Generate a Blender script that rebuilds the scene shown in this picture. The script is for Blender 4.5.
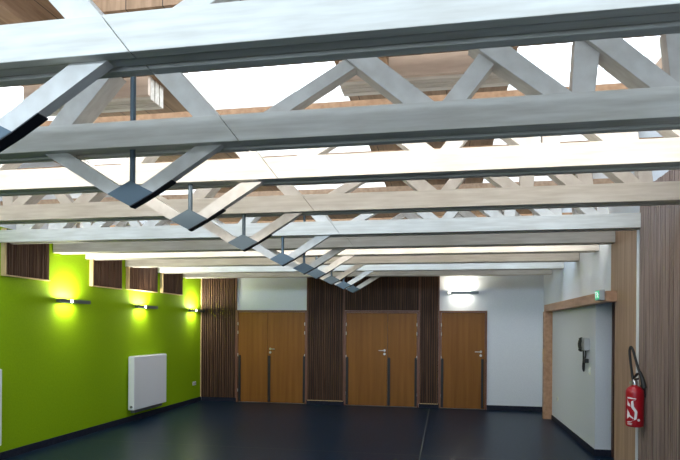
import bpy, bmesh, math, random
from mathutils import Vector, Matrix
random.seed(7)
for o in list(bpy.data.objects): bpy.data.objects.remove(o)
S = bpy.context.scene
C = S.collection
# ---------------------------------------------------------------- camera
cd = bpy.data.cameras.new('camera'); cam = bpy.data.objects.new('camera', cd); C.objects.link(cam)
cd.sensor_width = 36; cd.lens = 570.48 / 680 * 36; cd.shift_y = 97.4 / 680
cd.clip_start = .05
YAW, ROLL = .1816, .0070
cam.matrix_world = Matrix.Translation((0, 0, 1.75)) @ Matrix.Rotation(YAW, 4, 'Z') @ Matrix.Rotation(math.pi/2, 4, 'X') @ Matrix.Rotation(ROLL, 4, 'Z')
S.camera = cam
# ---------------------------------------------------------------- world, exposure
w = bpy.data.worlds.new('world'); S.world = w; w.use_nodes = True
w.node_tree.nodes['Background'].inputs[0].default_value = (.55, .7, 1, 1)
w.node_tree.nodes['Background'].inputs[1].default_value = 1.0
S.view_settings.view_transform = 'Standard'; S.view_settings.look = 'None'
S.view_settings.gamma = 1; S.view_settings.use_curve_mapping = False
S.view_settings.exposure = 0.0
STRIP_W = 42  # power of the added light strips
SKY_E = 3.8          # brightness of the daylight in the roof light panes
def area(name, loc, rot, sx, sy, power, col, parent=None, spread=math.pi):
    l = bpy.data.lights.new(name, 'AREA'); l.shape = 'RECTANGLE'; l.size = sx; l.size_y = sy
    l.energy = power; l.color = col; l.spread = spread
    o = bpy.data.objects.new(name, l); C.objects.link(o); o.location = loc; o.rotation_euler = rot
    if parent: o.parent = parent
    return o
# added area light for daylight from the unseen window bays behind the viewer
area('added_window_daylight', (-1.8, -2.3, 1.9), (math.radians(84), 0, 0), 6.0, 2.2, 42, (.50, .74, 1))
# ---------------------------------------------------------------- constants
XL, XR, YB, YF = -5.652, 2.052, 12.656, -2.6
ZC = 4.15
HB = 2.8125
X0 = -1.885
TY = [2.025, 3.10, 3.93, 5.09, 6.41, 7.45, 8.22, 9.37, 10.54, 11.66]
# ---------------------------------------------------------------- materials
def mat(name, col, rough=.6, metal=0, emit=None, es=0, spec=.5):
    m = bpy.data.materials.new(name); m.use_nodes = True
    b = m.node_tree.nodes['Principled BSDF']
    b.inputs['Base Color'].default_value = (*col, 1); b.inputs['Roughness'].default_value = rough
    b.inputs['Metallic'].default_value = metal; b.inputs['Specular IOR Level'].default_value = spec
    if emit: b.inputs['Emission Color'].default_value = (*emit, 1); b.inputs['Emission Strength'].default_value = es
    return m
def nmat(name, c1, c2, scale=(1, 1, 1), nscale=8, rough=.6, detail=5, lo=.35, hi=.65, bump=0, spec=.5, extra=None):
    m = mat(name, c1, rough, spec=spec); nt = m.node_tree; N = nt.nodes; L = nt.links; b = N['Principled BSDF']
    tc = N.new('ShaderNodeTexCoord'); mp = N.new('ShaderNodeMapping'); mp.inputs['Scale'].default_value = scale
    ns = N.new('ShaderNodeTexNoise'); ns.inputs['Scale'].default_value = nscale; ns.inputs['Detail'].default_value = detail
    cr = N.new('ShaderNodeValToRGB'); cr.color_ramp.elements[0].position = lo; cr.color_ramp.elements[1].position = hi
    cr.color_ramp.elements[0].color = (*c1, 1); cr.color_ramp.elements[1].color = (*c2, 1)
    L.new(tc.outputs['Object'], mp.inputs[0]); L.new(mp.outputs[0], ns.inputs['Vector']); L.new(ns.outputs[0], cr.inputs[0])
    out = cr.outputs[0]
    if extra: out = extra(nt, tc, out)
    L.new(out, b.inputs['Base Color'])
    if bump:
        bp = N.new('ShaderNodeBump'); bp.inputs['Strength'].default_value = bump; bp.inputs['Distance'].default_value = .01
        L.new(ns.outputs[0], bp.inputs['Height']); L.new(bp.outputs[0], b.inputs['Normal'])
    return m
def line_mix(axis, spacing, width, col, offset=0.0, single=None):
    """mix `col` in along joints running across one object axis"""
    def f(nt, tc, out):
        N = nt.nodes; L = nt.links
        sp = N.new('ShaderNodeSeparateXYZ'); L.new(tc.outputs['Object'], sp.inputs[0]); v = sp.outputs[axis]
        if single is None:
            a = N.new('ShaderNodeMath'); a.operation = 'ADD'; a.inputs[1].default_value = offset + 100 * spacing; L.new(v, a.inputs[0])
            d = N.new('ShaderNodeMath'); d.operation = 'MODULO'; d.inputs[1].default_value = spacing; L.new(a.outputs[0], d.inputs[0])
            c = N.new('ShaderNodeMath'); c.operation = 'LESS_THAN'; c.inputs[1].default_value = width; L.new(d.outputs[0], c.inputs[0])
        else:
            c = N.new('ShaderNodeMath'); c.operation = 'COMPARE'; c.inputs[1].default_value = single; c.inputs[2].default_value = width / 2; L.new(v, c.inputs[0])
        mx = N.new('ShaderNodeMix'); mx.data_type = 'RGBA'; L.new(c.outputs[0], mx.inputs['Factor']); L.new(out, mx.inputs[6]); mx.inputs[7].default_value = (*col, 1)
        return mx.outputs[2]
    return f
def chain(*fs):
    def f(nt, tc, out):
        for g in fs: out = g(nt, tc, out)
        return out
    return f
M = {}
M['white_wall'] = nmat('white_plaster', (.67, .705, .75), (.71, .745, .79), nscale=60, rough=.8, bump=.05)
M['green_wall'] = nmat('green_paint', (.24, .405, .003), (.265, .44, .004), nscale=40, rough=.8, bump=.05, spec=.15)
M['floor'] = nmat('dark_blue_linoleum', (.004, .014, .030), (.009, .023, .048), nscale=22, rough=.34, spec=.14,
                  extra=chain(line_mix(0, 0, .014, (.12, .13, .13), single=-.32), line_mix(1, 0, .016, (.07, .075, .06), single=7.9)))
M['base'] = nmat('black_tile_skirting', (.012, .015, .028), (.02, .024, .04), nscale=20, rough=.6, spec=.15)
M['ceiling'] = nmat('brown_plank_ceiling', (.22, .135, .075), (.32, .205, .125), scale=(8, .6, 1), nscale=3, rough=.7,
                    extra=line_mix(0, .30, .008, (.02, .012, .008)))
M['roof_oak'] = nmat('orange_roof_timber', (.28, .17, .10), (.40, .26, .16), scale=(8, 1, 8), nscale=3, rough=.65)
M['joist'] = nmat('pinkish_pale_timber', (.68, .55, .45), (.78, .65, .55), scale=(1, 8, 8), nscale=3, rough=.65)
M['pale'] = nmat('whitewashed_spruce', (.56, .51, .435), (.72, .68, .61), scale=(.8, 8, 8), nscale=3.5, rough=.6, lo=.3, hi=.7)
M['web'] = nmat('whitewashed_spruce_web', (.58, .53, .47), (.70, .66, .60), scale=(3, 8, 3), nscale=3.5, rough=.65, lo=.3, hi=.7)
M['slate'] = mat('slate_grey_steel', (.09, .125, .15), .45, .3)
M['slat'] = nmat('brown_larch_batten', (.05, .025, .015), (.125, .068, .042), scale=(22, 22, .5), nscale=2.2, rough=.6, spec=.15)
M['slat_light'] = nmat('weathered_larch_batten', (.20, .14, .118), (.35, .26, .22), scale=(22, 22, .5), nscale=2.2, rough=.6, spec=.15)
M['slat_back'] = mat('dark_backing_board', (.022, .012, .008), .8)
M['edge'] = nmat('pale_pine_edge', (.55, .38, .18), (.65, .47, .25), scale=(8, 8, 1), nscale=3, rough=.6)
M['column'] = nmat('golden_oak_board', (.36, .225, .145), (.49, .32, .22), scale=(9, 9, .5), nscale=2, rough=.5)
M['trim'] = nmat('light_oak_trim', (.36, .195, .11), (.48, .28, .17), scale=(5, .8, 5), nscale=3, rough=.5)
M['frame'] = nmat('red_brown_frame', (.13, .05, .03), (.19, .085, .05), scale=(6, 6, 1), nscale=3, rough=.5)
M['door'] = nmat('orange_beech_veneer', (.19, .072, .012), (.25, .105, .020), scale=(7, 7, .35), nscale=2, rough=.45, spec=.22, lo=.3, hi=.7)
M['dark_door'] = nmat('dark_brown_wood', (.07, .03, .018), (.10, .045, .03), scale=(6, 6, 1), nscale=3, rough=.5)
M['black'] = mat('black_rubber', (.008, .008, .009), .5)
M['steel'] = mat('brushed_steel', (.62, .62, .60), .3, .9)
M['white'] = mat('white_enamel', (.80, .83, .88), .4)
M['white_plastic'] = mat('white_plastic', (.75, .75, .72), .4)
M['grey_metal'] = mat('grey_lamp_metal', (.16, .18, .19), .4, .6)
M['grey_plastic'] = mat('grey_plastic', (.42, .44, .45), .5)
M['lamp'] = mat('lit_lamp_glass', (.9, .9, .85), .3, 0, (1, .95, .78), 14)
M['red'] = mat('red_enamel', (.40, .006, .016), .28)
M['logo'] = mat('white_print', (.85, .82, .82), .4)
M['green_sign'] = mat('green_backlit_sign', (.02, .45, .2), .4, 0, (.05, .55, .28), .55)
M['sign_white'] = mat('white_sign_symbol', (.9, .95, .92), .4, 0, (.8, 1, .9), .8)
M['sky_pane'] = mat('bright_roof_light_glazing', (.9, .9, .9), .5, 0, (.86, .93, 1), SKY_E)
M['sky_pane_blue'] = mat('bluish_roof_light_glazing', (.9, .9, .9), .5, 0, (.80, .90, 1), SKY_E)
M['sky_pane_front'] = mat('blue_sky_roof_light_glazing', (.9, .9, .9), .5, 0, (.66, .82, 1), SKY_E)
M['window_pane'] = mat('added_window_glazing', (.8, .8, .8), .1, 0, (.72, .85, 1), 1.4)
# ---------------------------------------------------------------- mesh helpers
def bm_(): return bmesh.new()
def box(bm, x0, x1, y0, y1, z0, z1):
    v = [bm.verts.new(p) for p in ((x0,y0,z0),(x1,y0,z0),(x1,y1,z0),(x0,y1,z0),(x0,y0,z1),(x1,y0,z1),(x1,y1,z1),(x0,y1,z1))]
    for f in ((0,3,2,1),(4,5,6,7),(0,1,5,4),(1,2,6,5),(2,3,7,6),(3,0,4,7)): bm.faces.new([v[i] for i in f])
def prism(bm, pts, axis, a, b):
    """extrude a polygon along an axis: 'y' -> pts are (x,z); 'x' -> (y,z); 'z' -> (x,y)"""
    def P(p, t): return {'y': (p[0], t, p[1]), 'x': (t, p[0], p[1]), 'z': (p[0], p[1], t)}[axis]
    A = [bm.verts.new(P(p, a)) for p in pts]; B = [bm.verts.new(P(p, b)) for p in pts]
    n = len(pts); bm.faces.new(A); bm.faces.new(B[::-1])
    for i in range(n): bm.faces.new([A[i], B[i], B[(i+1) % n], A[(i+1) % n]])
def lathe(bm, prof, cx, cy, seg=28):
    rings = [[bm.verts.new((cx + r*math.cos(2*math.pi*k/seg), cy + r*math.sin(2*math.pi*k/seg), z)) for k in range(seg)] for r, z in prof]
    for a, b in zip(rings, rings[1:]):
        for k in range(seg): bm.faces.new([a[k], a[(k+1) % seg], b[(k+1) % seg], b[k]])
    bm.faces.new(rings[0][::-1]); bm.faces.new(rings[-1])
def tube(bm, pts, r, seg=10):
    pts = [Vector(p) for p in pts]; rings = []
    up = Vector((.13, .31, .94)).normalized()
    for i, p in enumerate(pts):
        t = (pts[min(i+1, len(pts)-1)] - pts[max(i-1, 0)]).normalized()
        u = t.cross(up);
        if u.length < .05: u = t.cross(Vector((1, 0, 0)))
        u.normalize(); v = t.cross(u)
        rr = r[i] if isinstance(r, (list, tuple)) else r
        rings.append([bm.verts.new(p + rr*(math.cos(2*math.pi*k/seg)*u + math.sin(2*math.pi*k/seg)*v)) for k in range(seg)])
    for a, b in zip(rings, rings[1:]):
        for k in range(seg): bm.faces.new([a[k], a[(k+1) % seg], b[(k+1) % seg], b[k]])
    bm.faces.new(rings[0][::-1]); bm.faces.new(rings[-1])
def smooth_path(pts, n=8):
    out = []
    P = [Vector(p) for p in pts]; P = [2*P[0]-P[1]] + P + [2*P[-1]-P[-2]]
    for i in range(1, len(P)-2):
        for k in range(n):
            t = k/n
            out.append(.5*((2*P[i]) + (P[i+1]-P[i-1])*t + (2*P[i-1]-5*P[i]+4*P[i+1]-P[i+2])*t*t + (3*P[i]-P[i-1]-3*P[i+1]+P[i+2])*t**3))
    out.append(P[-2]); return out
def obj(name, bm, m, parent=None, bevel=0, smooth=False, seg=2):
    bmesh.ops.recalc_face_normals(bm, faces=bm.faces)
    me = bpy.data.meshes.new(name); bm.to_mesh(me); bm.free()
    me.materials.append(M[m] if isinstance(m, str) else m)
    if smooth:
        for p in me.polygons: p.use_smooth = True
        try: me.set_sharp_from_angle(angle=math.radians(40))
        except Exception: pass
    o = bpy.data.objects.new(name, me); C.objects.link(o)
    if parent: o.parent = parent
    if bevel:
        b = o.modifiers.new('bevel', 'BEVEL'); b.width = bevel; b.segments = seg; b.limit_method = 'ANGLE'
    return o
def bobj(name, dims, m, parent=None, bevel=0):
    bm = bm_(); box(bm, *dims); return obj(name, bm, m, parent, bevel)
def thing(name, label, cat, loc=(0, 0, 0), group=None):
    o = bpy.data.objects.new(name, None); C.objects.link(o); o.location = loc; o.empty_display_size = .1
    o['label'] = label; o['category'] = cat
    if group: o['group'] = group
    return o
def tag(o, label, cat, group=None):
    o['label'] = label; o['category'] = cat
    if group: o['group'] = group
    return o
def struct(o): o['kind'] = 'structure'; return o
def dup(root, loc, label):
    r = root.copy(); C.objects.link(r); r.location = loc; r['label'] = label
    for ch in list(root.children):
        c = ch.copy(); C.objects.link(c); c.parent = r
        for g in list(ch.children):
            d = g.copy(); C.objects.link(d); d.parent = c
    return r
# ================================================================ SETTING
T = .2
struct(bobj('floor', (XL-T, XR+3, YF-T, YB+T, -.1, 0), 'floor'))
struct(bobj('wall_left', (XL-T, XL, YF, YB, 0, 3.02), 'green_wall'))
struct(bobj('wall_left_upper', (XL-T, XL, YF, YB, 3.02, ZC), 'white_wall'))
struct(bobj('wall_back', (XL-T, XR+3, YB, YB+T, 0, ZC), 'white_wall'))
# right wall: solid above the opening to the corridor, solid either side of it
bm = bm_()
box(bm, XR, XR+T, 8.40, YB, 0, ZC)
box(bm, XR, XR+T, 7.45, 8.40, 2.13, ZC)
box(bm, XR, XR+T, YF, 7.45, 0, ZC)
struct(obj('wall_right', bm, 'white_wall'))
# corridor beyond the opening
bm = bm_()
box(bm, XR+T, XR+3, 8.40, 8.55, 0, 2.3)
box(bm, XR+T, XR+3, 7.25, 7.40, 0, 2.3)
box(bm, XR+2.9, XR+3, 7.40, 8.40, 0, 2.3)
struct(obj('wall_corridor', bm, 'white_wall'))
struct(bobj('ceiling_corridor', (XR+T, XR+2.9, 7.40, 8.40, 2.14, 2.3), 'white_wall'))
struct(bobj('baseboard_corridor', (XR, XR+.24, 8.385, 8.40, 0, .09), 'base'))
d = struct(bpy.data.objects.new('door_4', None)); C.objects.link(d)
bobj('frame', (2.262, 2.34, 8.33, 8.399, 0, 2.13), 'dark_door', d)
bobj('leaf', (2.34, 3.2, 8.37, 8.399, 0.01, 2.10), 'dark_door', d)
# wall behind the viewer, with glowing window bays added for daylight (out of frame)
bm = bm_()
box(bm, XL-T, XR+T, YF-T, YF, 0, .9); box(bm, XL-T, XR+T, YF-T, YF, 3.1, ZC)
WX = [(-4.9, -3.0), (-2.7, -.8), (-.5, 1.4)]
xs = [XL-T] + [v for p in WX for v in p] + [XR+T]
for a, b in zip(xs[::2], xs[1::2]): box(bm, a, b, YF-T, YF, .9, 3.1)
struct(obj('wall_front', bm, 'white_wall'))
nwin = 0
for a, b in WX:
    nwin += 1
    e = struct(bpy.data.objects.new('window_%d' % nwin, None)); C.objects.link(e)
    bm = bm_()
    for q in ((a, a+.06, .9, 3.1), (b-.06, b, .9, 3.1), ((a+b)/2-.03, (a+b)/2+.03, .9, 3.1), (a, b, .9, .97), (a, b, 3.03, 3.1)):
        box(bm, q[0], q[1], YF-.12, YF-.04, q[2], q[3])
    obj('window_frame', bm, 'trim', e)
    bobj('window_pane', (a+.03, b-.03, YF-.10, YF-.09, .93, 3.07), 'window_pane', e)
# ceiling with three roof lights in every second bay
SX = [(-5.5, -4.2), (-2.75, -1.0), (.6, 1.95)]
SY = [(-.3, 1.95), (3.15, 3.96), (4.72, 6.42), (7.42, 8.28), (9.38, 10.6)]
gx = [XL-T] + [v for p in SX for v in p] + [XR+T]
gy = [YF-T] + [v for p in SY for v in p] + [YB+T]
bm = bm_()
for i in range(len(gx)-1):
    for j in range(len(gy)-1):
        if i % 2 == 1 and j % 2 == 1: continue
        box(bm, gx[i], gx[i+1], gy[j], gy[j+1], ZC, ZC+.12)
struct(obj('ceiling', bm, 'ceiling'))
for j, (y0, y1) in enumerate(SY):
    for i, (x0, x1) in enumerate(SX):
        nwin += 1
        e = struct(bpy.data.objects.new('window_%d' % nwin, None)); C.objects.link(e)
        bm = bm_()
        for q in ((x0-.03, x0, y0-.03, y1+.03), (x1, x1+.03, y0-.03, y1+.03), (x0, x1, y0-.03, y0), (x0, x1, y1, y1+.03)):
            box(bm, *q, ZC+.12, ZC+.34)
        obj('window_frame', bm, 'white_plastic', e)
        bobj('window_pane', (x0-.03, x1+.03, y0-.03, y1+.03, ZC+.34, ZC+.37), 'sky_pane_front' if j == 0 else 'sky_pane_blue' if j in (2, 4) else 'sky_pane', e)
# baseboards
struct(bobj('baseboard_left', (XL, XL+.015, YF, YB-.02, 0, .10), 'base'))
bm = bm_()
for a, b in ((XL+.02, -4.72), (-3.09, -2.21), (-.55, -.11), (.90, XR)): box(bm, a, b, YB-.018, YB, 0, .10)
struct(obj('baseboard_back', bm, 'base'))
struct(bobj('baseboard_right', (XR-.015, XR, 8.39, 11.57, 0, .09), 'base'))
# oak trim around the corridor side: header rail and end post
struct(bobj('trim_1', (1.915, XR, 7.36, 11.74, 2.085, 2.215), 'trim', bevel=.003))
struct(bobj('trim_2', (1.895, XR, 11.60, 11.74, 0, 2.083), 'trim', bevel=.003))
# ================================================================ ROOF TIMBERS
for k, (x, lab) in enumerate(((-3.12, 'orange wood roof purlin along the ceiling, seen above the nearest truss at top left'),
                              (-.55, 'wood roof purlin running away along the ceiling right of the middle roof lights'))):
    tag(bobj('roof_purlin', (x-.08, x+.06, YF, 4.9, 3.98, ZC), 'roof_oak'), lab, 'purlin', 'purlins under the ceiling')
def joist(x0, x1, lab):
    t = thing('roof_joist', lab, 'joist', ((x0+x1)/2, 5.02, ZC), 'joists between the roof lights')
    h = (x1-x0)/2
    bobj('face_board', (-h, h, 0, .045, -.19, 0), 'joist', t)
    bm = bm_()
    for k in range(3): box(bm, -h, h, .05+.09*k, .12+.09*k, -.215, -.0)
    obj('soffit_strips', bm, 'pale', t)
joist(-4.15, -2.80, 'pale wood joist with ribbed underside between left and middle roof lights, beyond the hanger rod')
joist(-.95, .55, 'pale wood joist with ribbed underside between middle and right roof lights')
# ================================================================ TRUSSES
WEBS = [((.39, .55), (.13, .30), 0), ((.755, .915), (1.25, 1.40), 1), ((1.62, 1.79), (1.29, 1.46), 0), ((1.80, 1.93), (2.02, 2.15), 1),
        ((2.35, 2.50), (2.00, 2.17), 0), ((2.485, 2.60), (2.50, 2.63), 1), ((2.87, 3.02), (2.56, 2.72), 0), ((2.97, 3.09), (2.94, 3.06), 1),
        ((3.33, 3.47), (3.03, 3.19), 0), ((3.45, 3.56), (3.42, 3.53), 1)]
ZB0, ZT0 = 2.967 - HB, 3.245 - HB
SEAM = lambda z: .705 - (z) * .80      # inclined butt joint in the bottom chord
truss = thing('roof_truss', '', 'roof truss', (X0, TY[0], HB), 'parallel roof trusses')
xl, xr = XL - X0 + .004, XR - X0 - .004
for k, (y0, y1, zb) in enumerate(((0, .055, 0), (.075, .135, .010), (.155, .21, .002))):
    for side in (0, 1):
        bm = bm_(); zt = .155
        g = .0016
        if k == 1:   # middle board runs through without the joint
            if side: bm.free(); continue
            prism(bm, [(xl, zb), (xr, zb), (xr, zt), (xl, zt)], 'y', y0, y1)
        elif side == 0: prism(bm, [(xl, zb), (SEAM(zb)-g, zb), (SEAM(zt)-g, zt), (xl, zt)], 'y', y0, y1)
        else: prism(bm, [(SEAM(zb)+g, zb), (xr, zb), (xr, zt), (SEAM(zt)+g, zt)], 'y', y0, y1)
        obj('chord_board', bm, 'pale', truss, bevel=.003)
def web(b, t, kind, mirror):
    s = -1 if mirror else 1
    e0, e1 = .012, .02
    def lin(a, c, z): return a + (c - a) * (z - ZB0) / (ZT0 - ZB0)
    z0, z1 = ZB0 - .0, ZT0 + .035
    off = .03 if s > 0 else .0; b = (b[0]+off, b[1]+off); t = (t[0]+off, t[1]+off)
    if kind == 0: ya, yb = .03, .17
    else: ya, yb = .062, .148
    bm = bm_()
    prism(bm, [(s*lin(b[0], t[0], z0), z0), (s*lin(b[1], t[1], z0), z0), (s*lin(b[1], t[1], z1), z1), (s*lin(b[0], t[0], z1), z1)], 'y', ya, yb)
    obj('web', bm, 'web', truss, bevel=.003)
for b, t, k in WEBS:
    web(b, t, k, False)
    if b[1] < 3.6: web(b, t, k, True)
bobj('top_chord', (xl, xr, .03, .12, ZT0+.035, ZT0+.10), 'roof_oak', truss)
ZD = 2.549 - HB
for s in (1, -1):   # struts of the hanging V
    bm = bm_()
    prism(bm, [(s*.150, ZD), (s*.578, ZD+.262), (s*.578, ZD+.2625), (s*.415, ZD+.2625), (s*.066, ZD+.043)], 'y', .05, .105)
    obj('strut', bm, 'web', truss, bevel=.002)
bm = bm_()
prism(bm, [(-.1505, ZD), (0, ZD-.078), (.1505, ZD), (0, ZD+.076)], 'y', .045, .11)
obj('node_plate', bm, 'slate', truss, bevel=.002)
bm = bm_()
for s in (1,):   # dark steel strap folded under the joint and along one strut
    prism(bm, [(0, ZD-.0785), (s*.151, ZD-.0005), (s*.270, ZD+.071), (s*.273, ZD+.067), (s*.153, ZD-.0045), (0, ZD-.0835)], 'y', .045, .11)
obj('steel_strap', bm, 'black', truss)
bm = bm_()
tube(bm, [(0, .078, ZD+.05), (0, .078, ZT0+.035)], .017, 12)
obj('hanger_rod', bm, 'slate', truss, smooth=True)
TL = ['roof truss nearest the viewer, its bright white chord across the top of the photo',
      'second roof truss from the viewer, grey white chord with large open webs above',
      'third roof truss from the viewer, chord glowing brightest white across the whole room',
      'fourth roof truss, beige knotty chord passing just above the slatted panel on the right wall',
      'fifth roof truss, bluish white chord ending where the slatted right wall meets oak board',
      'sixth roof truss, dull grey brown chord ending against the golden oak column',
      'seventh roof truss, first bright chord beyond the oak column',
      'eighth roof truss, third from the back doors, beige chord over the corridor opening',
      'ninth roof truss, second last before the doors, bluish white chord',
      'tenth and last roof truss, grey chord closest to the back wall and its doors']
truss['label'] = TL[0]; truss.location.x = X0 - .03
for k in range(1, 10): dup(truss, (X0 + (.015 if k == 1 else 0), TY[k], HB), TL[k])
# ================================================================ UNSEEN STRIPS added to brighten the chords beyond them, no lamps of the room
WARM, COOL = (1, .965, .91), (.60, .79, 1)
ADDED_STRIPS = [(1, WARM, 1.35, 'hidden behind the second truss'), (2, (1, .92, .82), .62, 'fixed to the back of the third truss'),
         (3, COOL, 1.15, 'fixed to the back of the fourth truss'), (5, WARM, 1.15, 'fixed to the back of the sixth truss'),
         (6, (1, .90, .78), .4, 'fixed to the back of the seventh truss'), (7, COOL, 1.15, 'fixed to the back of the eighth truss')]
def added_light_strip(y, z, lab, col, k, tilt=104):
    t = thing('added_light_strip', lab, 'strip lamp', ((XL+XR)/2, y, z), 'added strips that brighten the chords')
    bobj('housing', (-3.7, 3.7, .0005, .02, -.035, .035), 'white', t)
    area('fill_light', (0, .024, 0), (math.radians(tilt), 0, 0), 7.3, .06, STRIP_W*k, col, t, math.radians(170))
    return t
for k, col, f, lab in ADDED_STRIPS: added_light_strip(TY[k] + .211, 2.915, 'long added light strip ' + lab, col, f)
t = added_light_strip(.95, 3.02, 'long added light strip hung from the ceiling before the nearest truss', (.66, .82, 1), 1.12, 88)  # added out of view to brighten the nearest chord
for x in (-3, 0, 3):
    bm = bm_(); tube(bm, [(x, .01, .034), (x, .01, ZC-3.02)], .008, 8); obj('suspension_rod', bm, 'steel', t, smooth=True)
# ================================================================ SLATTED WALL PANELS
def slats_x(t, x0, x1, z0, z1, y_face, m='slat', pitch=.05, bw=.026, depth=.03):
    """battens facing -Y between x0 and x1 (local to t)"""
    bobj('backing', (x0, x1, y_face+depth, y_face+depth+.02, z0, z1), 'slat_back', t)
    bm = bm_(); x = x0
    while x < x1 - .01:
        wd = min(bw * random.choice((.8, 1, 1, 1.35)), x1 - x); box(bm, x, x+wd, y_face + random.choice((0, 0, .008)), y_face+depth, z0, z1); x += wd + random.choice((.018, .022, .026))
    o = obj('battens', bm, m, t); return o
def slats_y(t, y0, y1, z0, z1, x_face, sgn, m='slat', bw=.026, depth=.03):
    """battens on a side wall; x_face is the visible face, sgn the direction towards the wall"""
    a, b = sorted((x_face+sgn*depth, x_face+sgn*(depth+.02)))
    bobj('backing', (a, b, y0, y1, z0, z1), 'slat_back', t)
    bm = bm_(); y = y0
    while y < y1 - .01:
        wd = min(bw * random.choice((.8, 1, 1, 1.35)), y1 - y); a, b = sorted((x_face + sgn*random.choice((0, 0, .006)), x_face+sgn*depth)); box(bm, a, b, y, y+wd, z0, z1); y += wd + random.choice((.010, .014, .02))
    return obj('battens', bm, m, t)
G = 'slatted timber panels on the back wall'
for x0, x1, z0, lab in ((XL+.006, -4.765, .10, 'slatted brown timber panel in the back corner beside the green wall'),
                    (-3.085, -2.215, .10, 'slatted brown timber panel between the two double doors'),
                    (-.555, -.115, .10, 'narrow slatted brown timber panel between the middle door and the single door')):
    t = thing('timber_cladding', lab, 'wall panel', (x0, YB-.0505, z0), G); n = x1-x0
    slats_x(t, .022, n-.022, .0, 2.95, 0)
    bobj('edge_board', (0, .02, -.005, .05, -.0, 2.95), 'frame' if x0 > -5 else 'edge', t); bobj('edge_board', (n-.02, n, -.005, .05, .0, 2.95), 'frame', t)
    if z0 > .05 and x0 > -5: bobj('bottom_board', (.02, n-.02, -.005, .05, -.012, .0), 'edge', t)
t = thing('timber_cladding', 'wide slatted timber panel above the middle double door', 'wall panel', (-2.215, YB-.0505, 2.125), G)
slats_x(t, .0, 1.66, .012, .925, 0)
bobj('bottom_board', (0, 1.66, -.008, .05, 0, .012), 'frame', t)
# box panels high on the green wall
for y0, y1, zb, lab in ((6.46, 7.33, 2.39, 'slatted timber box high on the green wall, leftmost in the photo'),
                    (8.33, 9.19, 2.39, 'second slatted timber box from the left on the green wall'),
                    (9.40, 10.46, 2.41, 'third slatted timber box, lit from below by the middle wall lamp'),
                    (10.66, 11.55, 2.42, 'slatted timber box nearest the back wall, fourth along the green wall')):
    t = thing('slatted_box', lab, 'wall panel', (XL, y0, zb), 'slatted timber boxes high on the green wall')
    zt = 3.0 - zb; n = y1 - y0; dp = .06
    zt = HB - zb - .004 if False else zt
    # kept clear of the trusses: sits in the bay between two of them
    slats_y(t, .03, n, .016, zt, dp, -1, 'slat', depth=.03)
    bobj('edge_board', (0.0005, dp+.002, 0, .028, 0, zt), 'edge', t)
    bobj('bottom_board', (0.0005, dp+.002, .028, n, 0, .014), 'edge', t)
    bobj('core_board', (0.0005, dp-.0505, .030, n, .016, zt), 'edge', t)
# right wall: oak column boards, white edge strip, slatted panel
t = thing('oak_column_panel', 'smooth golden oak wall board beside the corridor opening, behind the fire extinguisher', 'wall panel', (XR, 6.52, 0))
bm = bm_()
prism(bm, [(0.03, 0), (.92, 0), (.92, 2.084), (1.12, 2.084) if False else (.92, 2.22), (1.10, 2.22), (1.10, 3.0), (0.03, 3.0)], 'x', -.014, -.001)
obj('board', bm, 'column', t)
bobj('edge_strip', (-.060, -.0005, -.034, -.012, 0, 2.8), 'white_plastic', t)
t = thing('slatted_side_panel', 'weathered slatted timber panel filling the right edge of the photo', 'wall panel', (XR, 4.0, 0))
slats_y(t, 0, 2.47, .0, 3.2, -.052, 1, 'slat_light', bw=.03, depth=.03)
# ================================================================ DOORS
def door(n, x0, x1, ztop, split, hside, strips, handle):
    e = struct(bpy.data.objects.new('door_%d' % n, None)); C.objects.link(e); e.location = (x0, YB, 0)
    W = x1 - x0; y = -.05; fw = .04
    bm = bm_()
    for q in ((0, fw, 0, ztop), (W-fw, W, 0, ztop), (fw, W-fw, ztop-fw, ztop)): box(bm, q[0], q[1], y, -.001, q[2], q[3])
    obj('frame', bm, 'frame', e, bevel=.002)
    segs = [(fw+.004, W-fw-.004)] if split is None else [(fw+.004, split-x0-.003), (split-x0+.003, W-fw-.004)]
    leaves = []
    for a, b in segs:
        leaves.append(obj('leaf', (lambda m: (box(m, a, b, y+.016, -.004, .012, ztop-fw-.004), m)[1])(bm_()), 'door', e, bevel=.002))
    for sx in strips:
        x = sx - x0
        tgt = leaves[0] if x < segs[0][1]+.03 else leaves[-1]
        bobj('finger_guard', (x-.026, x+.026, y-.012, y+.0158, .03, 1.09), 'black', tgt, bevel=.002)
    ends = [(segs[0][0], leaves[0])] if hside == 'l' else [(segs[0][0], leaves[0]), (segs[-1][1], leaves[-1])]
    for hx, lf in ends:
        for z in (.28, 1.10, 1.62, 1.82):
            bm = bm_(); tube(bm, [(hx, y-.004, z-.035), (hx, y-.004, z+.035)], .008, 8)
            obj('hinge', bm, 'steel', lf, smooth=True)
    hx, dirn, lf = handle[0]-x0, handle[1], leaves[handle[2]]
    bm = bm_()
    for z in (1.245, 1.165):
        tube(bm, [(hx, y+.017, z), (hx, y+.004, z)], .026, 16)
    tube(bm, [(hx, y+.01, 1.245), (hx, y-.04, 1.245), (hx+dirn*.02, y-.048, 1.245), (hx+dirn*.125, y-.048, 1.245)], .010, 8)
    obj('handle', bm, 'steel', lf, smooth=True)
    return e
door(1, -4.765, -3.085, 2.135, -4.01, 'lr', [-4.68, -3.965, -3.14], (-3.945, 1, 1))
door(2, -2.215, -.555, 2.12, -1.245, 'lr', [-2.15, -1.21, -.62], (-1.31, -1, 0))
door(3, -.115, .895, 2.13, None, 'l', [-.05, .80], (.765, -1, 0))
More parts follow.
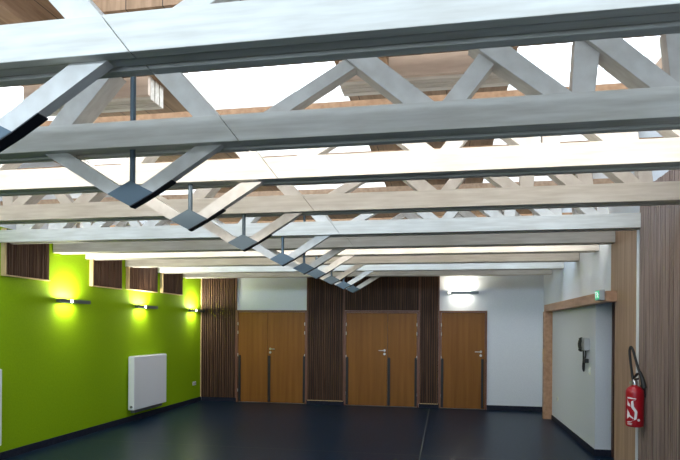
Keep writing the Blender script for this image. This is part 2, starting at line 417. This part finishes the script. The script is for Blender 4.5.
# ================================================================ WALL LAMPS
def sconce(loc, lab, along_y, power, offset, n=.74, clip=None):
    t = thing('wall_lamp', lab, 'wall lamp', loc, 'uplighter wall lamps')
    clip = offset if clip is None else clip
    B = (lambda a, b, p, q, z0, z1: (p, q, a, b, z0, z1)) if along_y else (lambda a, b, p, q, z0, z1: (a, b, -q, -p, z0, z1))
    bm = bm_()      # slim open trough
    for q in ((.058, .064, -.026, .026), (.112, .118, -.026, .026), (.064, .112, -.004, .004)): box(bm, *B(0, n, *q))
    for a in (0, n-.006): box(bm, *B(a, a+.006, .064, .112, -.026, .026))
    obj('housing', bm, 'grey_metal', t)
    bobj('bracket', B(offset-.05, offset+.05, .0005, .0575, -.02, .02), 'steel', t)
    bobj('tube', B(offset-.19, offset+.19, .078, .098, .0045, .020), 'lamp', t)
    bobj('lower_tube', B(offset-.15, offset+.15, .078, .098, -.022, -.0045), 'lamp', t)
    bobj('clip', B(clip-.02, clip+.02, .1185, .124, -.022, .022), 'lamp', t)  # the clip's bright shine is put in as glow
    p = (.088, offset) if along_y else (offset, -.088)
    for s, pw in ((1, power), (-1, power*.22)):
        area('lamp_glow', (p[0], p[1], s*.029), (0 if s < 0 else math.pi, 0, 0 if not along_y else math.pi/2), .36, .04, pw, (1, .96, .80), t)
    return t
sconce((XL, 7.46, 2.118), 'lit grey bar lamp on the green wall, leftmost and nearest of its three', True, 30, .27)
sconce((XL, 9.62, 2.112), 'lit grey bar lamp on the green wall, under the third slatted box', True, 30, .27)
sconce((XL, 11.84, 2.110), 'lit grey bar lamp on the green wall beside the back corner', True, 30, .27)
sconce((.05, YB, 2.52), 'lit grey bar lamp on the white back wall above the single door', False, 17, .30, .66, .04)
# ================================================================ RADIATORS, SOCKETS
def radiator(y0, lab):
    t = thing('radiator', lab, 'radiator', (XL, y0, .21), 'white radiators on the green wall')
    bobj('body', (.03, .150, 0, 1.22, .015, .985), 'white', t, bevel=.012)
    bobj('top_grille', (.045, .135, .04, 1.18, .9853, .992), 'grey_plastic', t)
    bobj('bracket', (.0005, .031, .15, .20, .1, .9), 'grey_plastic', t); bobj('bracket', (.0005, .031, 1.02, 1.07, .1, .9), 'grey_plastic', t)
    bm = bm_(); tube(bm, [(.10, .001, .075), (.10, -.022, .075)], .022, 16); obj('thermostat_knob', bm, 'grey_metal', t, smooth=True)
    bobj('pipe_cover', (.05, .12, .06, 1.1, -.04, .0145), 'grey_metal', t)
radiator(9.45, 'white panel radiator on the green wall below the lamps')
radiator(5.11, 'second white radiator, only its edge showing at the left border of the photo')
t = thing('wall_socket', 'white double socket low on the green wall near the back corner', 'socket', (XL, 12.20, .40))
bobj('plate', (.0005, .012, 0, .16, 0, .085), 'white_plastic', t, bevel=.003)
for k in (0, 1):
    bm = bm_(); tube(bm, [(.0118, .04+.08*k, .042), (.0135, .04+.08*k, .042)], .026, 16); obj('outlet', bm, 'grey_plastic', t)
t = thing('wall_socket', 'small white socket low on the white side wall behind the oak post', 'socket', (XR, 11.0, .42))
bobj('plate', (-.012, -.0005, 0, .085, 0, .085), 'white_plastic', t, bevel=.003)
bm = bm_(); tube(bm, [(-.0118, .042, .042), (-.0135, .042, .042)], .026, 16); obj('outlet', bm, 'grey_plastic', t)
t = thing('latch_plate', 'small wooden coloured latch plate on the face of the oak end post', 'latch', (1.895, 11.64, 1.10))
bobj('plate', (-.012, -.0005, 0, .05, 0, .26), 'edge', t)
bobj('catch', (-.02, -.0125, .015, .035, .1, .16), 'steel', t)
# ================================================================ INTERCOM WITH HANDSET
t = thing('wall_telephone', 'grey wall box with a black handset and hanging cord on the white side wall', 'telephone', (XR, 8.78, 1.36))
bobj('case', (-.075, -.0005, -.07, .10, .08, .26), 'grey_plastic', t, bevel=.01)
bobj('label_plate', (-.078, -.0752, -.04, .06, .12, .18), 'steel', t)
bm = bm_()
tube(bm, smooth_path([(-.06, .115, .235), (-.085, .13, .225), (-.095, .135, .165), (-.085, .13, .10), (-.06, .115, .09)]), [.036]*8+[.024]*16+[.036]*9, 12)
obj('handset', bm, 'black', t, smooth=True)
bm = bm_()
tube(bm, smooth_path([(-.05, .10, .08), (-.05, .09, -.05), (-.055, .10, -.17), (-.05, .06, -.22), (-.045, .04, -.10), (-.04, .02, .0), (-.04, .02, .08)]), .011, 8)
obj('cord', bm, 'black', t, smooth=True)
bobj('switch', (-.06, -.0005, -.02, .045, -.10, -.04), 'black', t, bevel=.006)
t = thing('light_switch', 'small white rounded switch on the wall just below the black handset cord', 'switch', (XR, 8.64, 1.10))
bobj('plate', (-.012, -.0005, 0, .08, 0, .10), 'white_plastic', t, bevel=.004)
bobj('rocker', (-.02, -.0125, .015, .065, .02, .08), 'white', t, bevel=.003)
# ================================================================ EXIT SIGN
t = thing('exit_sign', 'small green emergency exit sign on the oak header above the corridor', 'sign', (1.915, 7.42, 2.105))
bobj('housing', (-.060, -.0005, 0, .20, 0, .13), 'grey_plastic', t, bevel=.004)
bobj('face', (-.065, -.0602, .008, .192, .010, .120), 'green_sign', t)
bm = bm_()   # running figure and doorway
x0_, x1_ = -.0675, -.0652
for poly in ([(.225, .032), (.235, .032), (.235, .108), (.225, .108)], [(.175, .100), (.235, .100), (.235, .108), (.175, .108)],
             [(.140, .090), (.155, .090), (.155, .105), (.140, .105)], [(.118, .060), (.150, .066), (.142, .088), (.120, .086)],
             [(.146, .080), (.172, .066), (.172, .074), (.148, .089)], [(.120, .084), (.098, .070), (.100, .062), (.122, .075)],
             [(.132, .062), (.148, .062), (.165, .036), (.155, .034)], [(.118, .062), (.130, .060), (.108, .034), (.088, .034), (.090, .042), (.104, .042)]):
    prism(bm, [(a-.062, b) for a, b in poly], 'x', x0_, x1_)
obj('running_figure', bm, 'sign_white', t)
# ================================================================ FIRE EXTINGUISHER
EX, EY, EZ = 1.905, 6.25, .765
t = thing('fire_extinguisher', 'red fire extinguisher with black hose hung on the oak board at right', 'fire extinguisher', (EX, EY, EZ))
R_ = .086
bm = bm_()
lathe(bm, [(R_*.86, 0), (R_*.97, .008), (R_, .03), (R_, .335), (R_*.97, .362), (R_*.82, .388), (R_*.55, .405), (.028, .413), (.024, .425)], 0, 0, 36)
body = obj('cylinder', bm, 'red', t, smooth=True)
bm = bm_()
lathe(bm, [(.026, .422), (.026, .455), (.020, .465), (.016, .48)], 0, 0, 20); obj('valve', bm, 'steel', t, smooth=True)
bm = bm_()
prism(bm, [(-.10, .492), (-.09, .482), (.03, .462), (.03, .476), (-.085, .50)], 'x', -.012, .012)
prism(bm, [(-.105, .545), (-.095, .538), (.03, .486), (.03, .502), (-.09, .552)], 'x', -.012, .012)
obj('lever', bm, 'black', t, bevel=.002)
bm = bm_()
tube(bm, smooth_path([(-.012, .01, .455), (-.02, .025, .54), (-.032, .035, .66), (-.038, .045, .76), (-.030, .035, .805), (-.015, .01, .77), (.0, -.02, .68), (.02, -.05, .58), (.042, -.08, .49), (.050, -.095, .44)]), .0125, 10)
obj('hose', bm, 'black', t, smooth=True)
bm = bm_()
tube(bm, [(.028, -.055, .56), (.044, -.083, .50), (.054, -.103, .42), (.056, -.106, .40)], [.014, .019, .023, .023], 12)
obj('nozzle', bm, 'black', t, smooth=True)
bm = bm_(); tube(bm, [(-.03, -.012, .445), (-.045, -.02, .445)], .018, 14); obj('gauge', bm, 'steel', t, smooth=True)
bm = bm_(); box(bm, .06, .0947, -.03, .03, .30, .42); obj('wall_bracket', bm, 'black', t)
def patch(bm, strip, th=.0012):
    """ribbon wrapped on the cylinder: strip = [(angle_deg, z, halfwidth_z or (da,dz))]"""
    def P(a, z, r): a = math.radians(a); return Vector((r*math.cos(a), r*math.sin(a), z))
    ro = []
    for a, z, da, dz in strip:
        ro.append([bm.verts.new(P(a-da, z-dz, R_+.0004)), bm.verts.new(P(a+da, z+dz, R_+.0004)), bm.verts.new(P(a+da, z+dz, R_+th)), bm.verts.new(P(a-da, z-dz, R_+th))])
    for p, q in zip(ro, ro[1:]):
        for k in range(4): bm.faces.new([p[k], p[(k+1) % 4], q[(k+1) % 4], q[k]])
    bm.faces.new(ro[0]); bm.faces.new(ro[-1][::-1])
# the side facing the viewer (towards -X, -Y): angle 180..270
bm = bm_()
def curve(keys, n=10):
    out = []
    for (a, b) in zip(keys, keys[1:]):
        for k in range(n):
            s = k/n; out.append(tuple(a[i]+(b[i]-a[i])*(s*s*(3-2*s) if i == 0 else s) for i in range(4)))
    out.append(tuple(keys[-1])); return out
patch(bm, curve([(262, .285, 2, .004), (238, .262, 7, .004), (240, .215, 9, .004), (262, .150, 8, .004), (258, .085, 8, .004), (232, .055, 4, .004), (205, .052, 2, .004)]))
patch(bm, curve([(262, .288, 0, .003), (235, .292, 0, .006), (205, .294, 0, .008)]))
patch(bm, curve([(205, .250, 0, .030), (226, .212, 0, .006)]))
patch(bm, curve([(203, .13, 1, .055), (222, .12, 1, .012), (246, .085, 1, .004)]))
for k in range(5): patch(bm, curve([(206, .030-.0045*k+.012, 0, .0012), (238, .030-.0045*k+.012, 0, .0012)]))
obj('printed_emblem', bm, 'logo', body, smooth=False)
bm = bm_(); a = math.radians(278)
tube(bm, [(R_*math.cos(a), R_*math.sin(a), .075), ((R_+.003)*math.cos(a), (R_+.003)*math.sin(a), .075)], .013, 14)
obj('inspection_seal', bm, 'logo', body)
